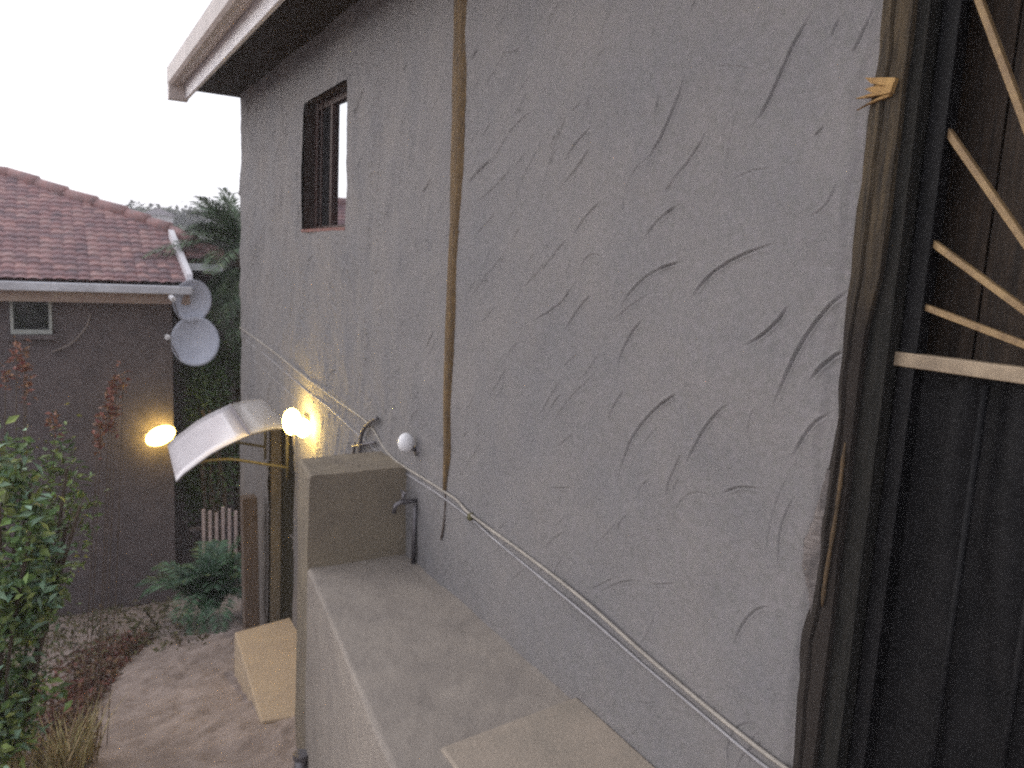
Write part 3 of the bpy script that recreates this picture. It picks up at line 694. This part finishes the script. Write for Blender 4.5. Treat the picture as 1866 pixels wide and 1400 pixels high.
# tiled plane
def tiles(poly, name):
    P = np.array([on_p(x, y) for x, y in poly]) if not hasattr(poly[0], '__len__') or len(poly[0]) == 2 else np.array(poly)
    u0, u1 = P[:, 0].min(), P[:, 0].max(); vv = (P[:, 1] - P0[1]) / math.cos(TH); v0, v1 = vv.min(), vv.max()
    us = np.arange(u0, u1, .0125); vs_ = np.arange(v0, v1, .0135)
    U, Vv = np.meshgrid(us, vs_)
    tu, tv = .115, .125
    row = np.floor(Vv / tv); 
    fr_ = (Vv / tv) % 1; fu = ((U + 50) / tu) % 1
    hgt = .022 * (1 - fr_) + .016 * np.abs(np.sin(np.pi * fu)) ** .7 + .007 * vnoise((U + 50) / tu * 1.0, row * 3.3, 80)
    Px = U; Py = P0[1] + Vv * math.cos(TH) - hgt * math.sin(TH); Pz = P0[2] + Vv * math.sin(TH) + hgt * math.cos(TH)
    # inside test
    def inside(x, y):
        c = np.zeros(x.shape, bool); q = np.stack([P[:, 0], vv], -1); j = len(q) - 1
        for i in range(len(q)):
            cond = ((q[i, 1] > y) != (q[j, 1] > y)) & (x < (q[j, 0] - q[i, 0]) * (y - q[i, 1]) / (q[j, 1] - q[i, 1] + 1e-12) + q[i, 0])
            c ^= cond; j = i
        return c
    n, m = U.shape; idx = np.arange(n * m).reshape(n, m)
    Q = np.stack([idx[:-1, :-1], idx[:-1, 1:], idx[1:, 1:], idx[1:, :-1]], -1).reshape(-1, 4)
    k = inside(((U[:-1, :-1] + U[1:, 1:]) / 2).ravel(), ((Vv[:-1, :-1] + Vv[1:, 1:]) / 2).ravel())
    uv = np.stack([((U + 50) / tu).ravel(), (Vv / tv + 20).ravel()], -1)
    return fastmesh(name, np.stack([Px, Py, Pz], -1).reshape(-1, 3), Q[k], TILE, nb, uv=uv, smooth=False)
roofo = tiles([tuple(x) for x in [on_p(345, 518), on_p(327, 476), on_p(400, 472), on_p(310, 424), on_p(230, 393), on_p(15, 319), on_p(0, 318) - np.array([6, 0, 0]), on_p(0, 515) - np.array([6, 0, 0])]], 'roof')
# solid under the tiles, back slope
A, B, Cc = on_p(15, 319), on_p(230, 393), on_p(400, 472)
bk = MB(); off = np.array([0, 0, -.06])
bk.add([A + off, B + off, Cc + off, Cc + np.array([.1, 4, -1]), A + np.array([0, 4, -1.6])], [(0, 1, 2, 3, 4)])
bk.add([A + off, A + np.array([0, 4, -1.6]), A + np.array([-6, 4, -1.6]), A + np.array([-6, 0, -.06])], [(0, 1, 2, 3)])
bk.add([(-6.3, 9.46, 1.17), (1.33, 9.46, 1.17), (1.33, 11.2, 1.17), (-6.3, 11.2, 1.17)], [(0, 1, 2, 3)])
bk.build('roof_back', TILE, nb)
hp = MB(); pts = [on_p(400, 470), on_p(310, 423), on_p(230, 393), on_p(120, 357), on_p(15, 319)]
for a_, b_ in zip(pts[:-1], pts[1:]):
    L_ = np.linalg.norm(b_ - a_); k = max(1, int(L_ / .3))
    for i in range(k):
        q0 = a_ + (b_ - a_) * i / k + np.array([0, 0, .035]); q1 = a_ + (b_ - a_) * (i + 1.08) / k + np.array([0, 0, .02]); hp.tube([q0, q1], [.085, .07], 8)
hp.tube([pts[-1] + np.array([0, 0, .02]), pts[-1] + np.array([-6, 0, .02])], .08, 8)
hp.build('hip_tiles', TILE, roofo, smooth=True)
ng = MB(); ng.box(-6.3, 1.36, 9.36, 9.47, 1.11, 1.2); ng.build('gutter', mat('pale_gutter', (.55, .56, .6), .5, (.42, .42, .45), 5), nb, bevel=.01)
MB().box(-6.3, 1.35, 9.475, 9.5, .995, 1.115).box(-6.3, 1.34, 9.5, 9.715, .993, 1.012).build('fascia', mat('tan_fascia', (.36, .28, .22), .7, (.28, .2, .17), 6), nb)
bg_ = MB(); a_, b_ = on_p(346, 518) + np.array([.0, 0, .02]), on_p(312, 437) + np.array([0, 0, .03])
bg_.hexa([a_ + v for v in map(np.array, ((-.03, 0, 0), (.03, 0, 0), (.03, 0, .09), (-.03, 0, .09)))] + [b_ + v for v in map(np.array, ((-.03, 0, 0), (.03, 0, 0), (.03, 0, .09), (-.03, 0, .09)))])
bg_.build('barge_board', FASC, nb)
a_ = on_p(327, 476); b_ = on_p(402, 477)
MB().box(a_[0], b_[0], a_[1] - .12, a_[1] - .02, a_[2] - .1, a_[2] - .02).build('upper_gutter', mat('pale_gutter2', (.5, .53, .56), .5, (.4, .42, .44), 5), nb)
MB().box(a_[0], b_[0] + .05, a_[1] + .98, a_[1] + 1.08, -3.2, a_[2] + .1).build('rear_wall', NWAL, nb)
# looped wire on the wall
P = smooth_path([on_y(x, y, NY) + np.array([0, -.03, 0]) for x, y in ((165, 572), (158, 592), (145, 610), (125, 628), (95, 641))], 5)
tag(MB().tube(P, .006, 6).build('hanging_wire', mat('thin_wire', (.3, .26, .24), .6)), 'thin loose wire curving down the brown neighbouring wall', 'wire')
# neighbour's lamp
p = on_y(290, 790, NY)
nl = empty('wall_lamp', 'lit oval yellow lamp on the dark brown neighbouring wall', 'lamp', tuple(p))
MB().tube([(p[0], NY + .01, p[2]), (p[0], NY - .04, p[2])], .07, 16).build('backplate', STEEL, nl)
bl = MB().ball((0, 0, 0), (.165, .07, .105), 20, 14)
v = bl.v[0].copy(); a = math.radians(24); bl.v[0] = np.stack([v[:, 0] * math.cos(a) - v[:, 2] * math.sin(a) + p[0], v[:, 1] + NY - .13, v[:, 0] * math.sin(a) + v[:, 2] * math.cos(a) + p[2]], -1)
bl.build('globe', BULB2, nl, smooth=True)
MB().box(p[0] - .16, p[0] + .16, NY - .05, NY - .035, p[2] - .012, p[2] + .012).build('guard_bar', STEEL, nl)

# satellite dishes
def dish(c, rx, rz, yaw, tilt, label):
    o = empty('satellite_dish', label, 'satellite dish', tuple(c), 'satellite dishes at the corner of the brown house')
    Rm = np.array(Matrix.Rotation(yaw, 3, 'Z') @ Matrix.Rotation(tilt, 3, 'X'))
    V = []; Fs = []; nr_, na_ = 8, 36
    for side in (0, 1):
        for i in range(nr_ + 1):
            for k in range(na_):
                rr = i / nr_; th = 2 * math.pi * k / na_
                q = np.array([rx * rr * math.cos(th), .09 * (1 - rr * rr) * 1 + side * .008, rz * rr * math.sin(th)]); V.append(Rm @ q + c)
    b0 = (nr_ + 1) * na_
    for i in range(nr_):
        for k in range(na_):
            q = (i * na_ + k, i * na_ + (k + 1) % na_, (i + 1) * na_ + (k + 1) % na_, (i + 1) * na_ + k); Fs += [q, tuple(b0 + z for z in reversed(q))]
    for k in range(na_): Fs.append((nr_ * na_ + k, nr_ * na_ + (k + 1) % na_, b0 + nr_ * na_ + (k + 1) % na_, b0 + nr_ * na_ + k))
    MB().add(V, Fs).build('reflector', DISH, o, smooth=True)
    e = Rm @ np.array([-rx * .9, -.02, -rz * .1]) + c; f = Rm @ np.array([-rx * 1.12, -.10, rz * .15]) + c
    MB().tube([Rm @ np.array([-rx * .6, .03, -rz * .8]) + c, f], .008, 8).build('feed_arm', STEEL, o)
    MB().tube([f, f + Rm @ np.array([0, .08, .01])], .028, 12).build('receiver', PLAS, o)
    MB().tube([c + Rm @ np.array([0, .125, 0]), c + np.array([-.05, .24, 0]), (1.14, NY + .1, c[2] - .05)], .016, 8).build('mount_pole', STEEL, o)
dish(on_y(351, 549, 9.42), .215, .245, math.radians(10), math.radians(8), 'upper grey satellite dish at the corner under the white gutter')
dish(on_y(356, 622, 9.42), .26, .285, math.radians(-6), math.radians(-5), 'lower wider grey satellite dish below the other one')

# ------------------------------------------------------------------ plants
def leafcloud(P, size, aspect=.45, up=.4, seed=0, droop=0., jitter=.35):
    """P (n,3) positions -> folded leaf (2 quads each) oriented at random"""
    r = np.random.RandomState(seed); n = len(P)
    d = r.normal(size=(n, 3)); d[:, 2] = d[:, 2] * .6 - droop; d /= np.linalg.norm(d, axis=1)[:, None]
    nn = r.normal(size=(n, 3)); nn[:, 2] = abs(nn[:, 2]) + up; s = np.cross(d, nn); s /= np.linalg.norm(s, axis=1)[:, None] + 1e-9
    q = np.cross(s, d)
    L = size * (1 + jitter * r.uniform(-1, 1, n))[:, None]; w_ = L * aspect
    a = P; b_ = P + d * L * .45 + s * w_ * .5 + q * L * .12; c = P + d * L; e = P + d * L * .45 - s * w_ * .5 + q * L * .12; m = P + d * L * .5 
    V = np.stack([a, b_, c, m, e], 1).reshape(-1, 3); i = np.arange(n)[:, None] * 5
    Q = np.concatenate([i + np.array([[0, 1, 2, 3]]), i + np.array([[0, 3, 2, 4]])], 0)
    return V, Q
def blobpts(n, c, r_, seed, clumps=14, cs=.35):
    r = np.random.RandomState(seed); cc = r.normal(size=(clumps, 3)); cc /= np.linalg.norm(cc, axis=1)[:, None]; cc *= r.uniform(.3, .95, (clumps, 1))
    k = r.randint(0, clumps, n); p = cc[k] + r.normal(size=(n, 3)) * cs * r.uniform(.6, 1.2, (clumps, 1))[k] * .6
    return np.array(c) + p * np.array(r_)
def frond(mb, base, az, L, rise, droop, leaf, nleaf=26, wid=.012, vee=.5, seed=0, stem=None):
    """arching frond with leaflets; leaflets are folded strips"""
    r = random.Random(seed); pts = []
    d = np.array([math.cos(az), math.sin(az), 0])
    for k in range(11):
        t = k / 10; pts.append(np.array(base) + d * L * (t * math.cos(rise) + .0) + np.array([0, 0, L * (math.sin(rise) * t - droop * t * t)]))
    (stem or mb).tube(pts, list(np.linspace(.012, .003, 11)), 5, caps=False)
    for i in range(nleaf):
        t = .12 + .86 * i / nleaf; k = min(9, int(t * 10)); f = t * 10 - k
        p = pts[k] * (1 - f) + pts[k + 1] * f; tg = pts[k + 1] - pts[k]; tg /= np.linalg.norm(tg)
        sd_ = np.cross(tg, (0, 0, 1)); sd_ /= np.linalg.norm(sd_) + 1e-9; upv = np.cross(sd_, tg)
        ll = leaf * (math.sin(math.pi * min(1, t * .85 + .15)) ** .6) * r.uniform(.8, 1.15)
        for s in (-1, 1):
            v = tg * .75 + sd_ * s * .85 + upv * vee * r.uniform(.2, 1) ; v /= np.linalg.norm(v)
            tip = p + v * ll + np.array([0, 0, -ll * .28]); mid = p + v * ll * .5; w2 = np.cross(v, upv); w2 = w2 / (np.linalg.norm(w2) + 1e-9) * wid
            mb.add([p, mid + w2 * .8, tip, mid - w2 * .8], [(0, 1, 2, 3)])

# left shrub
sh = empty('leafy_shrub', 'green leafy shrub with pale new leaves at the left edge of the photo', 'shrub', (-.35, 4.2, float(gz(4.2))))
P = np.concatenate([blobpts(2600, (-.52, 4.25, .05), (.42, .5, .62), 1, 22, .33), blobpts(1500, (-.12, 4.15, .12), (.2, .32, .5), 2, 14, .3), blobpts(1400, (-.3, 4.1, -.55), (.32, .4, .4), 3, 12, .35)])
k = nr.rand(len(P)) < .16
V, Q = leafcloud(P[~k], .062, .5, .5, 1, .15); fastmesh('foliage', V, Q, LEAF, sh, smooth=False)
hi_ = P[k]; V, Q = leafcloud(hi_ + np.array([0, -.03, .06]), .07, .45, .6, 2); fastmesh('young_leaves', V, Q, LEAFL, sh, smooth=False)
st = MB(); r = random.Random(2)
for i in range(16):
    b0 = np.array([-.35 + r.uniform(-.1, .1), 4.2 + r.uniform(-.1, .1), -1.15]); t0 = np.array([r.uniform(-.8, .12), 4.2 + r.uniform(-.3, .3), r.uniform(-.2, .6)])
    st.tube(smooth_path([b0, (b0 + t0) / 2 + np.array([r.uniform(-.08, .08), 0, .05]), t0], 4), .009, 5)
st.build('stems', BARK, sh)
# flowering plant behind it
fl = empty('flowering_stalks', 'thin stalks with orange red flowers rising above the green shrub', 'plant', (.1, 4.6, float(gz(4.6))))
st = MB(); fs = []; r = random.Random(4)
heads = [(45, 665, 5), (30, 640, 4), (48, 705, 4), (200, 735, 6), (212, 700, 4), (185, 770, 5), (178, 800, 4), (225, 690, 2), (10, 690, 4), (100, 770, 3), (205, 760, 5)]
for (x, y, nb_) in heads:
    q = on_y(x, y, 4.5); st.tube(smooth_path([(q[0] - .12, 4.6, -1.2), (q[0] - .06, 4.55, -.3), q], 5), [.0025] * 11, 5)
    fs = []
    for i in range(nb_ * 9):
        fs.append(q + np.array([r.gauss(0, .011), r.gauss(0, .012), r.gauss(-.01, .04)]))
    V, Q = leafcloud(np.array(fs), .032, .5, .2, 5 + x, -.3); fastmesh('flower', V, Q, REDF, fl, smooth=False)
st.build('stalks', mat('red_stalk', (.12, .09, .07), .8), fl)
P = np.concatenate([blobpts(420, (.02, 4.6, .25), (.16, .2, .4), 8, 12, .4)]); V, Q = leafcloud(P, .05, .4, .3, 6); fastmesh('foliage', V, Q, LEAF, fl, smooth=False)
# ground cover and dry grass
def gpt(x, y): return np.array([x, y, float(gz(y))])
r = random.Random(9)
P = []
for i in range(3600):
    y = r.uniform(3.2, 7.6); xe = np.interp(y, [3.2, 4.2, 5.5, 6.6, 7.6], [-.02, .10, .16, .42, .75])
    x = xe - abs(r.gauss(0, .28)); P.append(gpt(x, y) + np.array([0, 0, r.uniform(-.01, .12) * min(1, (xe - x) / .12 + .2)]))
V, Q = leafcloud(np.array(P), .055, .4, .6, 12)
o = fastmesh('ground_cover', V, Q, REDL, smooth=False); o['kind'] = 'stuff'
P = []
for i in range(1500):
    y = r.uniform(6.8, 9.6); x = r.uniform(-1.0, 1.1); P.append(gpt(x, y) + np.array([0, 0, r.uniform(0, .1)]))
V, Q = leafcloud(np.array(P), .07, .35, .8, 13); o = fastmesh('ground_cover', V, Q, mat('low_weeds', (.13, .1, .05), .8, (.07, .08, .035), 5, island=.5), smooth=False); o['kind'] = 'stuff'
def tuft(c, n, L, label, seed, lean=(0, 0)):
    r = random.Random(seed); mb = MB()
    for i in range(n):
        a = r.uniform(0, 6.28); l = L * r.uniform(.5, 1.1); sp_ = r.uniform(.02, .28); b0 = np.array(c) + np.array([r.gauss(0, .035), r.gauss(0, .035), -.02])
        d = np.array([math.cos(a) * sp_ + lean[0], math.sin(a) * sp_ + lean[1], 1.]); s = np.array([-math.sin(a), math.cos(a), 0]) * .0045
        m_ = b0 + d * l * .55; t_ = b0 + d * l + np.array([math.cos(a), math.sin(a), -.5]) * l * .18
        mb.add([b0 - s, b0 + s, m_ + s, m_ - s], [(0, 1, 2, 3)]); mb.add([m_ - s, m_ + s, t_], [(0, 1, 2)])
    tag(mb.build('grass_tuft', DRYG, origin=c), label, 'grass tuft', 'dry grass tufts at the lower left')
tuft(tuple(gpt(-.03, 3.95)), 200, .46, 'largest dry yellow grass tuft in the lower left corner', 1)
tuft(tuple(gpt(-.17, 3.95)), 110, .40, 'dry grass tuft at the extreme left bottom edge', 2)
tuft(tuple(gpt(.06, 4.35)), 60, .42, 'thin tall dry grass tuft between the shrub and the sandy path', 3, (.1, 0))

# palm behind the corner
PX, PY = 2.1, 10.35
pa = empty('palm_tree', 'dark green palm tree behind the corner of the grey house', 'palm tree', (PX, PY, -2.7))
MB().tube([(PX, PY, -2.8), (PX + .03, PY, -.5), (PX, PY, 1.6)], [.13, .11, .12], 12).build('trunk', BARK, pa, smooth=True)
lf = MB(); r = random.Random(21)
for i in range(34):
    az = math.pi + r.uniform(-1.2, .6) if i < 26 else r.uniform(0, 6.28); rise = r.uniform(-.1, 1.3)
    frond(lf, (PX, PY, 1.62 + r.uniform(-.08, .1)), az, r.uniform(.75, 1.35), rise, r.uniform(.2, .6), .3, 32, .012, .5, i)
for i in range(14):
    az = math.pi + r.uniform(-1.3, 1.3); frond(lf, (PX - .03, PY, 1.45), az, r.uniform(.6, .85), r.uniform(-.6, -.1), r.uniform(.5, 1.), .25, 26, .013, .3, 100 + i)
lf.build('crown', PALM, pa)
# tall dark shrub below the palm
ds = empty('dark_shrub', 'tall dark green shrub filling the gap between the two houses', 'shrub', (1.65, 10.1, -2.75))
P = np.concatenate([blobpts(5200, (1.72, 10.2, .15), (.42, .33, .72), 31, 34, .34), blobpts(4000, (1.7, 10.25, -1.0), (.42, .35, .85), 32, 26, .38)])
V, Q = leafcloud(P, .075, .32, .3, 33, .3); fastmesh('foliage', V, Q, DKLF, ds, smooth=False)
st = MB(); r = random.Random(8)
for i in range(9):
    t0 = (1.7 + r.uniform(-.3, .3), 10.1 + r.uniform(-.2, .2), r.uniform(-.6, .5)); st.tube(smooth_path([(1.7 + r.uniform(-.1, .1), 10.1, -2.8), (1.7 + r.uniform(-.15, .15), 10.1, -1.4), t0], 4), .02, 6)
st.build('trunk', BARK, ds)
# low fern
fe = empty('fern_plant', 'low dark green fern spreading at the foot of the gap beside the brown wall', 'fern', (1.22, 8.0, float(gz(8.0))))
lf = MB(); r = random.Random(41)
for i in range(46):
    frond(lf, (1.3 + r.uniform(-.08, .1), 8.0 + r.uniform(-.1, .1), float(gz(8.0)) + .15), r.uniform(0, 6.28), r.uniform(.7, 1.25), r.uniform(.7, 1.45), r.uniform(.35, .8), .22, 28, .012, .4, i)
lf.build('fronds', mat('fern_leaves', (.07, .14, .075), .5, (.045, .09, .055), 6, island=.5), fe)
# pale picket fence in the gap
pk = empty('picket_fence', 'pale pink picket fence glimpsed through the foliage between the houses', 'fence', (1.75, 9.3, float(gz(9.3))))
for i in range(6):
    x = 1.43 + i * .072; MB().box(x, x + .034, 9.28, 9.30, -2.45, -1.36 - .03 * (i % 3)).build('picket', FENC, pk, bevel=.004)
DRL = mat('dark_rail', (.1, .08, .08), .7)
for zr in (-1.62, -2.2): MB().box(1.3, 2.05, 9.302, 9.33, zr, zr + .036).build('rail', DRL, pk)

# ------------------------------------------------------------------ far hill: trees and a house
def fartree(x, y, zt, wd, ht, seed, label, kind='tree'):
    zb = zt - ht; o = empty('hill_tree', label, 'tree', (x, y, zb), 'trees on the far hill')
    MB().tube([(x, y, zb - 1), (x, y, zb + ht * .35), (x + .1, y, zb + ht * .7)], [.16, .12, .05], 6).build('trunk', BARK, o)
    P = blobpts(700, (x, y, zb + ht * .62), (wd, wd, ht * .36), seed, 12, .4); V, Q = leafcloud(P, .42, .7, .4, seed); fastmesh('crown', V, Q, FARL, o, smooth=False)
far = [(205, 384, .9, 'round tree'), (232, 388, .7, 'small tree'), (262, 378, 1.1, 'taller dark tree'), (290, 386, .8, 'low tree'), (318, 384, 1.2, 'broad tree'), (345, 388, 1.0, 'mid green tree'),
       (372, 385, .9, 'rounded tree'), (398, 381, 1.2, 'high tree'), (428, 382, 1.3, 'broad tree')]
names = ['low rounded tree on the far hill right beside the red roof ridge', 'small squat tree second from the roof ridge on the far hill', 'tallest dark tree on the skyline of the far hill',
         'low tree on the far hill just left of the pale hill house', 'broad tree on the far hill behind the palm fronds', 'far hill tree directly above the white barge board', 'far hill tree seen just left of the palm fronds',
         'far hill tree among the tips of the palm fronds', 'far hill tree touching the corner of the grey house']
for i, ((x, y, wd, _), nm) in enumerate(zip(far, names)):
    q = on_y(x, y, 62 + (i % 3) * 4); fartree(q[0], q[1], q[2], wd * 1.25, 2.6, 200 + i, nm)
wd_pts = []
for i in range(240):
    x = rnd.uniform(-6, 24); y = rnd.uniform(56, 74); z = float(gz(y)) - .012 * x
    wd_pts.append(blobpts(60, (x, y, z + .5), (1.0, 1.0, .8), 400 + i, 6, .5))
V, Q = leafcloud(np.concatenate(wd_pts), .4, .7, .4, 500); o = fastmesh('far_wood', V, Q, FARL, smooth=False); o['kind'] = 'stuff'
q = on_y(287, 400, 58)
fh = empty('hill_house', 'tiny pale house half hidden by trees on the far hill', 'house', (q[0], q[1], q[2] - 2))
MB().box(q[0] - .9, q[0] + .9, 57.5, 60, q[2] - 2, q[2] + .25).build('wall', FARH, fh)
MB().prism([(q[0] - 1.1, q[2] + .26), (q[0] + 1.1, q[2] + .26), (q[0], q[2] + .75)], 57.3, 60.2, 1).build('roof', mat('far_roof', (.3, .27, .29), .8), fh)

# ------------------------------------------------------------------ thin dusk haze
hm = bpy.data.materials.new('haze'); hm.use_nodes = True
for n in list(hm.node_tree.nodes):
    if n.type != 'OUTPUT_MATERIAL': hm.node_tree.nodes.remove(n)
pv = hm.node_tree.nodes.new('ShaderNodeVolumePrincipled'); pv.inputs['Density'].default_value = .0045
pv.inputs['Color'].default_value = (.9, .9, .95, 1)
hm.node_tree.links.new(pv.outputs[0], [n for n in hm.node_tree.nodes if n.type == 'OUTPUT_MATERIAL'][0].inputs['Volume'])
hz = MB().box(-205, 205, -42, 405, -8, 9).build('haze', hm, origin=(0, 0, 0)); hz['kind'] = 'stuff'
